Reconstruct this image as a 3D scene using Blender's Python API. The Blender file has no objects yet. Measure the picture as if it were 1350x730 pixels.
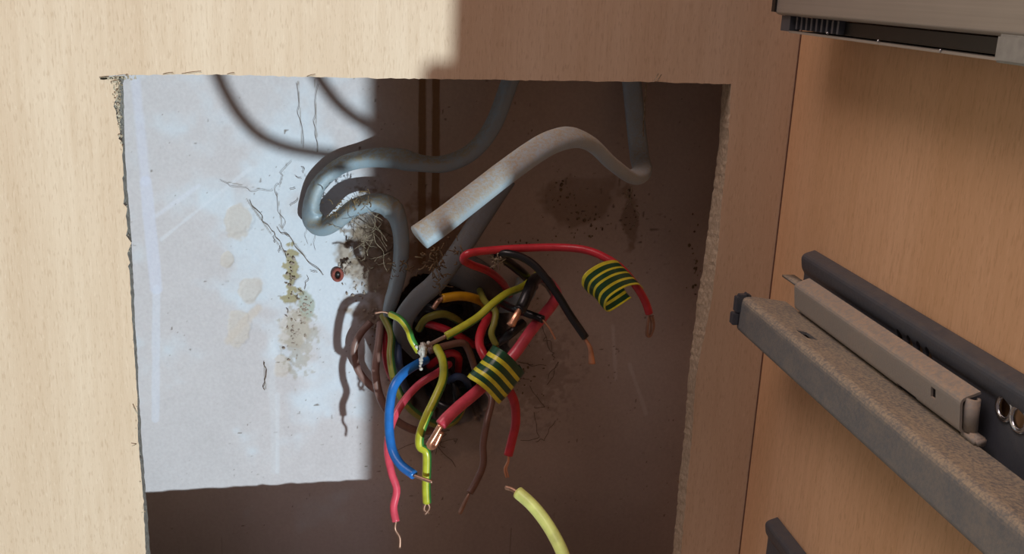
import bpy, bmesh, math, random
import numpy as np
from mathutils import Vector, Matrix

random.seed(7)
S = bpy.context.scene
COL = S.collection

# ------------------------------------------------------------------ camera, light, exposure
F = 1376.0
CAMY = -0.42
def _n(v): v = np.array(v, float); return v / np.linalg.norm(v)
_dY = _n([460 - 675, 365 + 35, F])
_dZ = _n([440 - 675, 365 - 5225, F]) * -1
_dZ = _n([235.0, 4860.0, -F]); _dZ = _n(_dZ - _dY * _dZ.dot(_dY))
_dX = _n(np.cross(_dZ, _dY)); _dX = _dX if _dX[0] > 0 else -_dX
RIGHT = Vector((_dX[0], _dY[0], _dZ[0])); UP = Vector((_dX[1], _dY[1], _dZ[1])); FWD = Vector((_dX[2], _dY[2], _dZ[2]))
CAM = Vector((0, CAMY, 0))
cd = bpy.data.cameras.new('camera'); cam = bpy.data.objects.new('camera', cd); COL.objects.link(cam)
cd.sensor_fit = 'HORIZONTAL'; cd.sensor_width = 36.0; cd.lens = 36.0 * F / 1350.0
cd.clip_start = 0.01; cd.clip_end = 50
m = Matrix.Identity(4)
for r in range(3):
    m[r][0] = RIGHT[r]; m[r][1] = UP[r]; m[r][2] = -FWD[r]; m[r][3] = CAM[r]
cam.matrix_world = m
S.camera = cam

w = bpy.data.worlds.new('world'); S.world = w; w.use_nodes = True
w.node_tree.nodes['Background'].inputs[0].default_value = (0.62, 0.48, 0.45, 1)
w.node_tree.nodes['Background'].inputs[1].default_value = 0.22

SUN = Vector((-0.318, 1.0, 0.265))
sd = bpy.data.lights.new('daylight', 'SUN'); sd.energy = 3.45; sd.angle = math.radians(0.9); sd.color = (0.80, 0.95, 1.0)
so = bpy.data.objects.new('daylight', sd); COL.objects.link(so)
so.rotation_euler = SUN.to_track_quat('-Z', 'Y').to_euler(); so.location = (0.6, -2, -0.5)

ad = bpy.data.lights.new('room_light', 'AREA'); ad.shape = 'RECTANGLE'; ad.size = 0.9; ad.size_y = 0.6; ad.energy = 8.6; ad.color = (1.0, 0.78, 0.75)
ao = bpy.data.objects.new('room_light', ad); COL.objects.link(ao)
ao.location = (-0.70, -0.46, 1.15)
ao.rotation_euler = (Vector((0.15, 0, -0.1)) - ao.location).to_track_quat('-Z', 'Y').to_euler()

S.view_settings.view_transform = 'Standard'; S.view_settings.look = 'None'
S.view_settings.exposure = 0.0; S.view_settings.gamma = 1.0; S.view_settings.use_curve_mapping = False

def ray(px, py): return RIGHT * (px - 675) + UP * (365 - py) + FWD * F
def at(px, py, Y):
    r = ray(px, py); return CAM + r * ((Y - CAMY) / r.y)
def atX(px, py, X):
    r = ray(px, py); return CAM + r * (X / r.x)

WALL = 0.0625

# ------------------------------------------------------------------ materials
def new_mat(name):
    mt = bpy.data.materials.new(name); mt.use_nodes = True
    nt = mt.node_tree; b = nt.nodes['Principled BSDF']
    return mt, nt, b
def N(nt, t, **k):
    n = nt.nodes.new(t)
    for a, v in k.items(): setattr(n, a, v)
    return n
def mapped(nt, scale, rot=(0, 0, 0)):
    tc = N(nt, 'ShaderNodeTexCoord'); mp = N(nt, 'ShaderNodeMapping')
    mp.inputs['Scale'].default_value = scale; mp.inputs['Rotation'].default_value = rot
    nt.links.new(tc.outputs['Object'], mp.inputs[0]); return mp.outputs[0]
def noise(nt, vec, scale=1, detail=4, rough=0.5):
    n = N(nt, 'ShaderNodeTexNoise'); n.inputs['Scale'].default_value = scale; n.inputs['Detail'].default_value = detail
    n.inputs['Roughness'].default_value = rough; nt.links.new(vec, n.inputs['Vector']); return n.outputs['Fac']
def ramp(nt, fac, stops):
    r = N(nt, 'ShaderNodeValToRGB'); e = r.color_ramp.elements
    while len(e) < len(stops): e.new(0.5)
    for i, (p, c) in enumerate(stops):
        e[i].position = p; e[i].color = (c, c, c, 1) if isinstance(c, (int, float)) else tuple(c) + (1,)
    nt.links.new(fac, r.inputs[0]); return r.outputs[0]
def mixc(nt, fac, a, b, mode='MIX'):
    mx = N(nt, 'ShaderNodeMix', data_type='RGBA', blend_type=mode)
    for i, v in ((0, fac), (6, a), (7, b)):
        if isinstance(v, (int, float)): mx.inputs[i].default_value = v
        elif isinstance(v, tuple): mx.inputs[i].default_value = v + (1,) if len(v) == 3 else v
        else: nt.links.new(v, mx.inputs[i])
    return mx.outputs[2]
def bump(nt, b, h, dist, strength=1.0):
    bp = N(nt, 'ShaderNodeBump'); bp.inputs['Distance'].default_value = dist; bp.inputs['Strength'].default_value = strength
    nt.links.new(h, bp.inputs['Height']); nt.links.new(bp.outputs[0], b.inputs['Normal'])
def math_(nt, op, a, b=None):
    n = N(nt, 'ShaderNodeMath', operation=op); n.use_clamp = op in ('MULTIPLY', 'ADD')
    for i, v in ((0, a), (1, b)):
        if v is None: continue
        if isinstance(v, (int, float)): n.inputs[i].default_value = v
        else: nt.links.new(v, n.inputs[i])
    return n.outputs[0]

def beech(name, light, dark):
    mt, nt, b = new_mat(name)
    broad = noise(nt, mapped(nt, (30, 30, 3.5)), 1, 3)
    fine = noise(nt, mapped(nt, (420, 420, 26)), 1, 3)
    fleck = noise(nt, mapped(nt, (1500, 1500, 230)), 1, 2)
    fl2 = noise(nt, mapped(nt, (1100, 1100, 190), (0, .05, 0)), 1.3, 2)
    c = mixc(nt, ramp(nt, broad, [(0.35, 0.0), (0.65, 1.0)]), light, dark)
    c = mixc(nt, math_(nt, 'MULTIPLY', ramp(nt, fine, [(0.4, 0.0), (0.7, 1.0)]), 0.35), c, (dark[0] * .86, dark[1] * .82, dark[2] * .76))
    c = mixc(nt, math_(nt, 'MULTIPLY', ramp(nt, fleck, [(0.56, 0.0), (0.66, 1.0)]), 0.34), c, (dark[0] * .66, dark[1] * .58, dark[2] * .50))
    c = mixc(nt, math_(nt, 'MULTIPLY', ramp(nt, fl2, [(0.60, 0.0), (0.68, 1.0)]), 0.3), c, (min(1, light[0] * 1.1), min(1, light[1] * 1.12), light[2] * 1.15))
    nt.links.new(c, b.inputs['Base Color'])
    b.inputs['Roughness'].default_value = 0.5; b.inputs['Specular IOR Level'].default_value = 0.3
    bump(nt, b, fleck, 0.00012, 0.5)
    return mt
M = {}
M['beech'] = beech('beech_laminate', (0.72, 0.57, 0.42), (0.64, 0.48, 0.335))
M['beech_side'] = beech('beech_side_laminate', (0.80, 0.52, 0.31), (0.72, 0.45, 0.25))

def rough_mat(name, c1, c2, scale, rough=0.9, bd=0.0008, metal=0.0, spec=0.3):
    mt, nt, b = new_mat(name)
    f = noise(nt, mapped(nt, (scale,) * 3), 1, 6, .65)
    nt.links.new(mixc(nt, ramp(nt, f, [(0.35, 0.0), (0.65, 1.0)]), c1, c2), b.inputs['Base Color'])
    b.inputs['Roughness'].default_value = rough; b.inputs['Metallic'].default_value = metal
    b.inputs['Specular IOR Level'].default_value = spec
    bump(nt, b, f, bd); return mt
M['chip'] = rough_mat('chipboard_edge', (0.70, 0.57, 0.41), (0.46, 0.35, 0.23), 600, bd=0.0006)
M['chip_grey'] = rough_mat('chipboard_edge_grey', (0.40, 0.40, 0.37), (0.22, 0.22, 0.20), 600, bd=0.0006)
M['crumb'] = rough_mat('pale_crumb', (0.62, 0.55, 0.43), (0.22, 0.17, 0.10), 300)
M['brown_dirt'] = rough_mat('brown_dirt', (0.24, 0.17, 0.09), (0.08, 0.05, 0.03), 400)
M['plaster_flake'] = rough_mat('plaster_flake', (0.52, 0.45, 0.40), (0.25, 0.19, 0.14), 300)
M['web'] = rough_mat('cobweb_dust', (0.45, 0.38, 0.28), (0.2, 0.16, 0.1), 500)
M['web_dark'] = rough_mat('dark_hair', (0.10, 0.07, 0.05), (0.18, 0.13, 0.09), 500)
M['paste'] = rough_mat('white_paste', (0.85, 0.85, 0.80), (0.5, 0.48, 0.42), 700, bd=0.001)
M['rust_ring'] = rough_mat('red_brown_plug', (0.32, 0.08, 0.06), (0.16, 0.05, 0.04), 500, rough=.6)

def dusty(name, base, dust, amount=0.6, rough=0.5, metal=0.0, scale=500, lo=-0.15, hi=0.7, spec=0.4, f2k=0.25):
    """a surface with settled dust on whatever faces up"""
    mt, nt, b = new_mat(name)
    g = N(nt, 'ShaderNodeNewGeometry'); sp = N(nt, 'ShaderNodeSeparateXYZ'); nt.links.new(g.outputs['Normal'], sp.inputs[0])
    upm = ramp(nt, math_(nt, 'ADD', math_(nt, 'MULTIPLY', sp.outputs[2], 0.5), 0.5), [((lo + 1) / 2, 0.0), ((hi + 1) / 2, 1.0)])
    f = noise(nt, mapped(nt, (scale,) * 3), 1, 5, .7)
    f2 = noise(nt, mapped(nt, (90,) * 3), 1, 3, .6)
    k = math_(nt, 'MULTIPLY', math_(nt, 'MULTIPLY', upm, ramp(nt, f, [(0.40, 0.25), (0.58, 1.0)])), amount)
    k = math_(nt, 'ADD', k, math_(nt, 'MULTIPLY', ramp(nt, f2, [(0.45, 0.0), (0.75, 1.0)]), f2k * amount))
    nt.links.new(mixc(nt, k, base, dust), b.inputs['Base Color'])
    r = N(nt, 'ShaderNodeMapRange'); nt.links.new(k, r.inputs[0]); r.inputs[3].default_value = rough; r.inputs[4].default_value = 0.95
    nt.links.new(r.outputs[0], b.inputs['Roughness'])
    mr = N(nt, 'ShaderNodeMapRange'); nt.links.new(k, mr.inputs[0]); mr.inputs[3].default_value = metal; mr.inputs[4].default_value = 0.0
    nt.links.new(mr.outputs[0], b.inputs['Metallic'])
    b.inputs['Specular IOR Level'].default_value = spec
    bump(nt, b, f, 0.00035, 0.6)
    return mt
M['sheath'] = dusty('grey_cable_sheath', (0.23, 0.315, 0.385), (0.30, 0.265, 0.19), 1.0, rough=.38, spec=.7)
M['sheath_dark'] = dusty('dark_grey_cable_sheath', (0.07, 0.07, 0.07), (0.16, 0.13, 0.10), 0.6)
M['sheath_slate'] = dusty('slate_cable_sheath', (0.15, 0.175, 0.195), (0.16, 0.14, 0.11), 0.6, rough=.4)
M['sheath_pale'] = dusty('pale_grey_cable_sheath', (0.32, 0.42, 0.50), (0.36, 0.32, 0.24), 0.9, scale=900, spec=.6)
M['rail'] = dusty('dusty_zinc_rail', (0.16, 0.18, 0.20), (0.50, 0.42, 0.30), 0.95, rough=0.5, f2k=.2, metal=0.15, scale=900)
M['rail_mid'] = dusty('zinc_rail', (0.33, 0.33, 0.31), (0.52, 0.41, 0.30), 0.85, rough=0.45, metal=0.15, scale=700)
M['rail_dark'] = dusty('dark_steel_rail', (0.09, 0.105, 0.13), (0.19, 0.16, 0.125), 0.35, rough=0.38, metal=0.3, scale=300)
M['rail_blue'] = rough_mat('blued_steel', (0.035, 0.042, 0.065), (0.06, 0.065, 0.085), 60, rough=.35, metal=.5, bd=0.0001)

def plain(name, c, rough=0.35, metal=0.0, spec=0.5):
    mt, nt, b = new_mat(name)
    f = noise(nt, mapped(nt, (260,) * 3), 1, 4)
    nt.links.new(mixc(nt, ramp(nt, f, [(0.4, 0.0), (0.7, 1.0)]), c, tuple(x * .78 for x in c)), b.inputs['Base Color'])
    b.inputs['Roughness'].default_value = rough; b.inputs['Metallic'].default_value = metal; b.inputs['Specular IOR Level'].default_value = spec
    return mt
M['red'] = plain('red_insulation', (0.58, 0.030, 0.045), .3)
M['pink'] = plain('sunlit_red_insulation', (0.72, 0.085, 0.13), .28)  # paler copy of the red, with the sunlight on the wires put in
M['blue'] = plain('blue_insulation', (0.02, 0.17, 0.56), .3)
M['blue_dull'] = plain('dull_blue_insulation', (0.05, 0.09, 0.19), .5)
M['brown'] = plain('brown_insulation', (0.17, 0.085, 0.06), .35)
M['brown_pale'] = plain('pale_brown_insulation', (0.26, 0.15, 0.125), .4)
M['black'] = plain('black_insulation', (0.010, 0.010, 0.012), .3)
M['yellow'] = plain('yellow_insulation', (0.52, 0.55, 0.04), .3)
M['green'] = plain('green_insulation', (0.05, 0.23, 0.05), .3)
M['olive'] = plain('shaded_yellow_insulation', (0.26, 0.25, 0.04), .4)  # olive and dkgreen: yellow and green with the bundle's shade put in
M['dkgreen'] = plain('shaded_green_insulation', (0.04, 0.13, 0.04), .4)
M['amber'] = plain('amber_insulation', (0.58, 0.30, 0.01), .3)
M['lime'] = plain('lime_insulation', (0.80, 0.90, 0.28), .35)
M['tape_yellow'] = plain('tape_yellow', (0.80, 0.76, 0.05), .3)
M['tape_green'] = plain('tape_green', (0.008, 0.075, 0.03), .3)
M['copper'] = plain('bare_copper', (0.80, 0.42, 0.27), .3, 0.85)
M['copper_dull'] = plain('tarnished_copper', (0.42, 0.25, 0.18), .42, 0.7)
M['slot_black'] = plain('black_plastic', (0.012, 0.011, 0.010), .4)
M['steel'] = plain('bright_steel', (0.6, 0.62, 0.66), .2, 1.0)
M['end_block'] = plain('grey_end_block', (0.36, 0.37, 0.35), .45, .2)
def brushed():
    mt, nt, b = new_mat('brushed_steel')
    f = noise(nt, mapped(nt, (300, 9, 1300)), 1, 4)
    g2 = noise(nt, mapped(nt, (40, 25, 60)), 1, 3)
    c = mixc(nt, f, (0.34, 0.32, 0.28), (0.50, 0.47, 0.42))
    nt.links.new(mixc(nt, math_(nt, 'MULTIPLY', g2, 0.5), c, (0.25, 0.22, 0.18)), b.inputs['Base Color'])
    b.inputs['Roughness'].default_value = .42; b.inputs['Metallic'].default_value = .3; return mt
M['brushed'] = brushed()

# ------------------------------------------------------------------ helpers
def link(name, bm_or_me, mats, parent=None, smooth=True):
    if isinstance(bm_or_me, bmesh.types.BMesh):
        me = bpy.data.meshes.new(name); bmesh.ops.recalc_face_normals(bm_or_me, faces=bm_or_me.faces)
        bm_or_me.to_mesh(me); bm_or_me.free()
    else: me = bm_or_me
    if not isinstance(mats, (list, tuple)): mats = [mats]
    for k in mats: me.materials.append(k)
    if smooth: me.polygons.foreach_set('use_smooth', [True] * len(me.polygons))
    o = bpy.data.objects.new(name, me); COL.objects.link(o)
    if parent: o.parent = parent; o.matrix_parent_inverse = parent.matrix_world.inverted()
    return o
def empty(name, loc=(0, 0, 0)):
    o = bpy.data.objects.new(name, None); o.location = loc; o.empty_display_size = .01; COL.objects.link(o)
    o.matrix_world = Matrix.Translation(loc)
    return o
def tag(o, label=None, cat=None, group=None, kind=None):
    if label: o['label'] = label
    if cat: o['category'] = cat
    if group: o['group'] = group
    if kind: o['kind'] = kind
    return o

def catmull(pts, n=8):
    P = [Vector(p) for p in pts]
    if len(P) < 3:
        return [P[0].lerp(P[1], i / n) for i in range(n + 1)]
    Q = [P[0] * 2 - P[1]] + P + [P[-1] * 2 - P[-2]]; out = []
    for i in range(1, len(Q) - 2):
        a, b, c, d = Q[i - 1:i + 3]
        for k in range(n):
            t = k / n
            out.append(0.5 * ((2 * b) + (c - a) * t + (2 * a - 5 * b + 4 * c - d) * t * t + (3 * b - a - 3 * c + d) * t ** 3))
    out.append(P[-1]); return out
def tube(bm, pts, rx, ry=None, seg=12, n=8, ref=None, stripe=None, twist=0.0, taper=None, flatcap=True, square=1.0, jitter=0.0):
    """stripe = (start, end) fraction of the girth that takes material 1; twist = turns of the stripe along the length"""
    ry = ry or rx
    C = catmull(pts, n); L = len(C); rings = []; prev = None
    for i, p in enumerate(C):
        T = (C[min(i + 1, L - 1)] - C[max(i - 1, 0)]).normalized()
        if ref is not None:
            wv = T.cross(Vector(ref))
            if prev is not None and wv.dot(prev) < 0 and wv.length < .2: wv = prev.copy()
            wv.normalize()
        elif prev is None:
            wv = T.cross(Vector((0, -1, 0.2))); wv.normalize()
        else:
            wv = (prev - T * prev.dot(T)).normalized()
        prev = wv; tv = wv.cross(T)
        k = taper(i / (L - 1)) if taper else 1.0
        if jitter: k *= 1 + random.uniform(-jitter, jitter)
        ring = []
        for s in range(seg):
            a = 2 * math.pi * s / seg
            ca, sa = math.cos(a), math.sin(a)
            if square != 1.0:
                ca = math.copysign(abs(ca) ** square, ca); sa = math.copysign(abs(sa) ** square, sa)
            ring.append(bm.verts.new(p + wv * (ca * rx * k) + tv * (sa * ry * k)))
        rings.append(ring)
    for i in range(L - 1):
        off = twist * i / (L - 1)
        for s in range(seg):
            f = bm.faces.new((rings[i][s], rings[i][(s + 1) % seg], rings[i + 1][(s + 1) % seg], rings[i + 1][s]))
            if stripe:
                u = ((s + .5) / seg + off) % 1.0
                if stripe[0] <= u < stripe[1]: f.material_index = 1
    bm.faces.new(rings[0][::-1]); bm.faces.new(rings[-1])
    return C
def px(pts):                       # (pixel x, pixel y, depth) triplets to points
    return [at(*p) for p in pts]

def wire(name, pts, r, mats, label, cat='wire', core=None, core_r=0.00075, core_mat=None, core2=None, stripe=None, twist=0.0, ry=None,
         ref=None, seg=12, group=None, strands=0, n=8, core_label=None):
    P = px(pts); root = empty(name, P[0]); tag(root, label, cat, group)
    bm = bmesh.new(); tube(bm, P, r, ry, stripe=stripe, twist=twist, ref=ref, seg=seg, n=n)
    link('insulation', bm, mats, root)
    for c in (core, core2):
        if c:
            b2 = bmesh.new(); Q = px(c)
            if strands:
                for s in range(strands):
                    a = 6.283 * s / strands + .4; sp = .0011
                    Z = [Q[0]] + [q + Vector((math.cos(a), math.sin(a) * .6, 0)) * sp * (j + 1) / len(Q) * random.uniform(.6, 1.5) for j, q in enumerate(Q[1:])]
                    tube(b2, Z, core_r * .55, seg=7, n=5)
            else: tube(b2, Q, core_r, seg=8, n=6)
            o = link('copper_core', b2, core_mat or M['copper'], root)
            if core_label: o['label'] = core_label
    return root

def extrude_profile(bm, prof, y0, y1, closed=True, ny=1):
    """prof = (X, Z) points, run from y0 to y1"""
    rings = []
    for k in range(ny + 1):
        y = y0 + (y1 - y0) * k / ny
        rings.append([bm.verts.new((x, y, z)) for x, z in prof])
    n = len(prof)
    for k in range(ny):
        for i in range(n if closed else n - 1):
            bm.faces.new((rings[k][i], rings[k][(i + 1) % n], rings[k + 1][(i + 1) % n], rings[k + 1][i]))
    if closed:
        bm.faces.new(rings[0]); bm.faces.new(rings[-1][::-1])
def thick(path, t):
    """an open profile line given sheet thickness t to its left"""
    P = [Vector((a, b)) for a, b in path]; off = []
    for i, p in enumerate(P):
        d = (P[min(i + 1, len(P) - 1)] - P[max(i - 1, 0)]).normalized(); off.append(p + Vector((-d.y, d.x)) * t)
    return [tuple(p) for p in P] + [tuple(p) for p in off[::-1]]
def rounded(path, r=.0012, k=4):
    """round the inner corners of an open 2D path"""
    P = [Vector(p) for p in path]; out = [P[0]]
    for a, b, c in zip(P, P[1:], P[2:]):
        u = (a - b); v = (c - b); rr = min(r, u.length * .45, v.length * .45); A = b + u.normalized() * rr; B = b + v.normalized() * rr
        for i in range(k + 1):
            t = i / k; out.append(A * (1 - t) ** 2 + b * 2 * t * (1 - t) + B * t * t)
    out.append(P[-1]); return [tuple(p) for p in out]
def box(bm, a, b):
    v = [bm.verts.new((x, y, z)) for x in (a[0], b[0]) for y in (a[1], b[1]) for z in (a[2], b[2])]
    for f in ((0, 1, 3, 2), (4, 6, 7, 5), (0, 4, 5, 1), (2, 3, 7, 6), (0, 2, 6, 4), (1, 5, 7, 3)): bm.faces.new([v[i] for i in f])
    return v
def cyl(bm, c, axis, r, h, seg=20):
    axis = Vector(axis).normalized(); u = axis.orthogonal().normalized(); v = axis.cross(u); R = []
    for s in (-.5, .5):
        R.append([bm.verts.new(Vector(c) + axis * h * s + (u * math.cos(2 * math.pi * i / seg) + v * math.sin(2 * math.pi * i / seg)) * r) for i in range(seg)])
    for i in range(seg): bm.faces.new((R[0][i], R[0][(i + 1) % seg], R[1][(i + 1) % seg], R[1][i]))
    bm.faces.new(R[0][::-1]); bm.faces.new(R[1])
def carve(o, cutters):
    """subtract the cutter meshes and bake the result into o"""
    for cb in cutters:
        me = bpy.data.meshes.new('c'); bmesh.ops.recalc_face_normals(cb, faces=cb.faces); cb.to_mesh(me); cb.free()
        c = bpy.data.objects.new('c', me); COL.objects.link(c)
        md = o.modifiers.new('b', 'BOOLEAN'); md.object = c; md.operation = 'DIFFERENCE'; md.solver = 'EXACT'
        bpy.context.view_layer.update()
        ev = o.evaluated_get(bpy.context.evaluated_depsgraph_get()); nm = bpy.data.meshes.new_from_object(ev)
        o.modifiers.clear(); o.data = nm; bpy.data.objects.remove(c)

# value noise for the plaster
_rs = np.random.RandomState(5)
def vnoise(x, z, cell, seed):
    rs = np.random.RandomState(seed); g = rs.rand(256, 256)
    u = x / cell + 37.3; v = z / cell + 91.7
    i = np.floor(u).astype(int); j = np.floor(v).astype(int); a = u - i; b = v - j
    a = a * a * (3 - 2 * a); b = b * b * (3 - 2 * b)
    G = lambda p, q: g[p % 256, q % 256]
    return (G(i, j) * (1 - a) + G(i + 1, j) * a) * (1 - b) + (G(i, j + 1) * (1 - a) + G(i + 1, j + 1) * a) * b
def fbm(x, z, cell, seed, o=4):
    s = 0; amp = .5; t = 0
    for k in range(o): s = s + amp * vnoise(x, z, cell / 2 ** k, seed + k); t += amp; amp *= .55
    return s / t
def sstep(a, b, x): t = np.clip((x - a) / (b - a), 0, 1); return t * t * (3 - 2 * t)

# ------------------------------------------------------------------ the plastered wall with its broken hole
def build_wall():
    fx = np.arange(-.115, .185, .0005); fz = np.arange(-.275, -.035, .0005)
    xs = np.concatenate([[-.9, -.5, -.3, -.2, -.15], fx, [.2, .25, .4, .8]]); zs = np.concatenate([[-.9, -.6, -.4, -.32], fz, [-.01, .05, .2, .5]])
    X, Z = np.meshgrid(xs, zs, indexing='ij'); Y = np.full_like(X, WALL)
    R, U, Fw = np.array(RIGHT), np.array(UP), np.array(FWD)
    P = np.stack([X, Y - CAMY, Z], -1); d = P @ Fw
    # where on the wall each stain sits, in the units the wall was surveyed in
    u = 675 + F * (P @ R) / d; v = 365 - F * (P @ U) / d
    n1 = fbm(X, Z, .03, 1); n2 = fbm(X, Z, .008, 11); n3 = fbm(X, Z, .0022, 21, 3); n4 = fbm(X, Z, .015, 31)
    def seg(x0, y0, x1, y1, wd, soft=.5, wob=6):
        du, dv = x1 - x0, y1 - y0; L2 = du * du + dv * dv; t = np.clip(((u - x0) * du + (v - y0) * dv) / L2, 0, 1)
        dist = np.hypot(u - x0 - t * du, v - y0 - t * dv) + (n2 - .5) * wob
        return 1 - sstep(wd * (1 - soft), wd * (1 + soft) + .3, dist)
    def blob(cx, cy, rx, ry, edge=.25, wob=1.0, nn=None):
        q = np.hypot((u - cx) / rx, (v - cy) / ry) + ((n2 if nn is None else nn) - .5) * wob
        return 1 - sstep(1 - edge, 1 + edge, q)
    base = np.array([.54, .50, .515]); C = np.ones(X.shape + (3,)) * base
    k_ = sstep(470, 560, u + (n1 - .5) * 60)[..., None]; C = C * (1 - k_) + np.array([.46, .365, .305]) * k_    # shade of the right side painted in: browner, darker plaster
    def lay(mask, col, k=1.0):
        nonlocal C
        mk = (np.clip(mask, 0, 1) * k)[..., None]; C = C * (1 - mk) + np.array(col) * mk
    C *= (0.93 + .14 * n1 + .05 * (n3 - .5))[..., None]
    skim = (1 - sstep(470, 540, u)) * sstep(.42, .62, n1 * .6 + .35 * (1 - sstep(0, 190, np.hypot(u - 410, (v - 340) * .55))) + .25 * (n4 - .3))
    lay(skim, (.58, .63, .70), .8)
    peel = [(312, 292, 17, 26), (330, 385, 16, 16), (316, 432, 14, 20), (385, 440, 20, 30), (300, 340, 8, 10), (372, 480, 12, 14)]
    for a in peel: lay(blob(*a, edge=.10, wob=2.2, nn=n4 * .6 + n2 * .4), (.54, .47, .42), .7)
    lay(seg(340, 405, 300, 450, 5, wob=10), (.56, .48, .43), .8)
    # smears and scratches in the skim coat
    lay(seg(179, 108, 192, 240, 6, .4, 2), (.60, .60, .72), .45); lay(seg(192, 240, 206, 380, 8, .15, 2), (.60, .61, .74), .5); lay(seg(206, 380, 205, 552, 5, .15, 2), (.62, .64, .74), .45)
    lay(seg(212, 316, 330, 222, 2.2, .5, 3), (.66, .67, .73), .4); lay(seg(205, 285, 262, 245, 3, .6, 3), (.64, .64, .72), .5)
    lay(seg(366, 520, 366, 622, 2.5, .4, 2), (.66, .69, .75), .3); lay(seg(357, 430, 362, 620, 4, .6, 4), (.62, .65, .70), .22)
    # brown adhesive drips
    for x0, x1 in ((557, 556), (575, 574)):
        lay(seg(x0, 60, x1, 345, 5.0, .12, 1.5), (.20, .105, .040), .9)
    lay(blob(575, 330, 42, 62, wob=1.6), (.20, .10, .045), .8)
    # damp, dirty patches
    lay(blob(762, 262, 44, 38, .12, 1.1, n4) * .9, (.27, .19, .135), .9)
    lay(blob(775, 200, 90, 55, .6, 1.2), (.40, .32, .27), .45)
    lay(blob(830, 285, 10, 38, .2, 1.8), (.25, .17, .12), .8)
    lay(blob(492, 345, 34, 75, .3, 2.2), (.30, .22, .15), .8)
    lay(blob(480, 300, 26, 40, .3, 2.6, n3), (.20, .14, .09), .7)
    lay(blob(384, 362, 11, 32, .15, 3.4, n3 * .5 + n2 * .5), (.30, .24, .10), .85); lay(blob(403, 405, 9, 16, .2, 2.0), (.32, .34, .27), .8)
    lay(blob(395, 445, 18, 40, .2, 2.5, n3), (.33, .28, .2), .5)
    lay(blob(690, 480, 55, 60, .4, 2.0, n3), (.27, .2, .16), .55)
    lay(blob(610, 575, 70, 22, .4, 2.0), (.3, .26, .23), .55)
    # long drip marks on the right
    lay(seg(808, 430, 812, 500, 2, .5, 3), (.68, .62, .58), .35); lay(seg(830, 480, 852, 545, 2, .5, 3), (.68, .62, .58), .3)
    # specks
    sp = vnoise(X, Z, .0014, 77); spm = sstep(.93, .97, sp) * sstep(.45, .7, n4 + .25 * (1 - sstep(40, 330, np.hypot(u - 560, v - 350))))
    lay(spm, (.13, .09, .06), .85)
    sp2 = vnoise(X, Z, .0022, 78); lay(sstep(.88, .94, sp2) * (1 - sstep(20, 60, np.hypot((u - 765), (v - 275)))), (.06, .04, .03), .9)
    lay(sstep(.86, .94, sp2) * (1 - sstep(20, 150, np.hypot((u - 830) * 2, (v - 290)))), (.08, .055, .04), .8)
    # hairline cracks
    for q in [((325, 262, 352, 300), (352, 300, 378, 338)), ((368, 296, 400, 335), (400, 335, 426, 362)), ((378, 215, 366, 255), (366, 255, 372, 300)), ((348, 478, 350, 512),), ((415, 105, 418, 200),), ((393, 108, 398, 190),), ((300, 240, 350, 250),)]:
        for s in q: lay(seg(*s, .45, .5, 3), (.20, .16, .13), .7)
    # the hole the cables come through: a broken-out pocket
    poly = [(507, 440), (520, 400), (545, 372), (590, 352), (640, 352), (664, 372), (672, 412), (668, 470), (660, 520), (632, 550), (590, 560), (548, 548), (515, 505)]
    px_ = np.array(poly, float); inside = np.zeros(X.shape, bool); dist = np.full(X.shape, 1e9)
    uu = u + (n2 - .5) * 26; vv = v + (n4 - .5) * 30
    for i in range(len(px_)):
        a = px_[i]; b = px_[(i + 1) % len(px_)]
        c = ((a[1] > vv) != (b[1] > vv)) & (uu < (b[0] - a[0]) * (vv - a[1]) / (b[1] - a[1] + 1e-9) + a[0]); inside ^= c
        t = np.clip(((uu - a[0]) * (b[0] - a[0]) + (vv - a[1]) * (b[1] - a[1])) / ((b - a) @ (b - a)), 0, 1)
        dist = np.minimum(dist, np.hypot(uu - a[0] - t * (b[0] - a[0]), vv - a[1] - t * (b[1] - a[1])))
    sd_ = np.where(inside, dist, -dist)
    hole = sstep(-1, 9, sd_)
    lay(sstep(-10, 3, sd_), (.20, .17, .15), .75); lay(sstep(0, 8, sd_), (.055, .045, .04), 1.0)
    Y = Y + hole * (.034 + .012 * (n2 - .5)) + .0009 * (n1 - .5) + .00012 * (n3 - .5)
    Y -= .0010 * blob(395, 470, 14, 90, .9, .6)          # lumps of skim
    for a in peel: Y += .00035 * blob(*a, edge=.10, wob=1.5)
    Y -= .0016 * blob(485, 335, 26, 60, .6, 1.8) * n3 * 1.6
    Y += .0010 * blob(384, 362, 11, 32, .15, 3.4, n3 * .5 + n2 * .5) * n3
    Y -= .0005 * (blob(762, 262, 44, 38, .12, 1.1, n4)) * (n3 - .3)
    nx, nz = X.shape; co = np.stack([X, Y, Z], -1).reshape(-1, 3)
    idx = np.arange(nx * nz).reshape(nx, nz)
    q = np.stack([idx[:-1, :-1], idx[1:, :-1], idx[1:, 1:], idx[:-1, 1:]], -1).reshape(-1, 4)
    me = bpy.data.meshes.new('wall_back'); me.vertices.add(len(co)); me.vertices.foreach_set('co', co.ravel())
    me.loops.add(q.size); me.loops.foreach_set('vertex_index', q.ravel().astype(np.int32))
    me.polygons.add(len(q)); me.polygons.foreach_set('loop_start', np.arange(0, q.size, 4, dtype=np.int32)); me.polygons.foreach_set('loop_total', np.full(len(q), 4, dtype=np.int32))
    me.update(); me.validate()
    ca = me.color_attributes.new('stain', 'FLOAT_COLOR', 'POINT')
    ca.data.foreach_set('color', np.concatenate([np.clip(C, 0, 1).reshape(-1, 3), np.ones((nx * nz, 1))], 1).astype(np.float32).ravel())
    mt, nt, b = new_mat('stained_plaster'); at_ = N(nt, 'ShaderNodeAttribute', attribute_name='stain')
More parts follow.
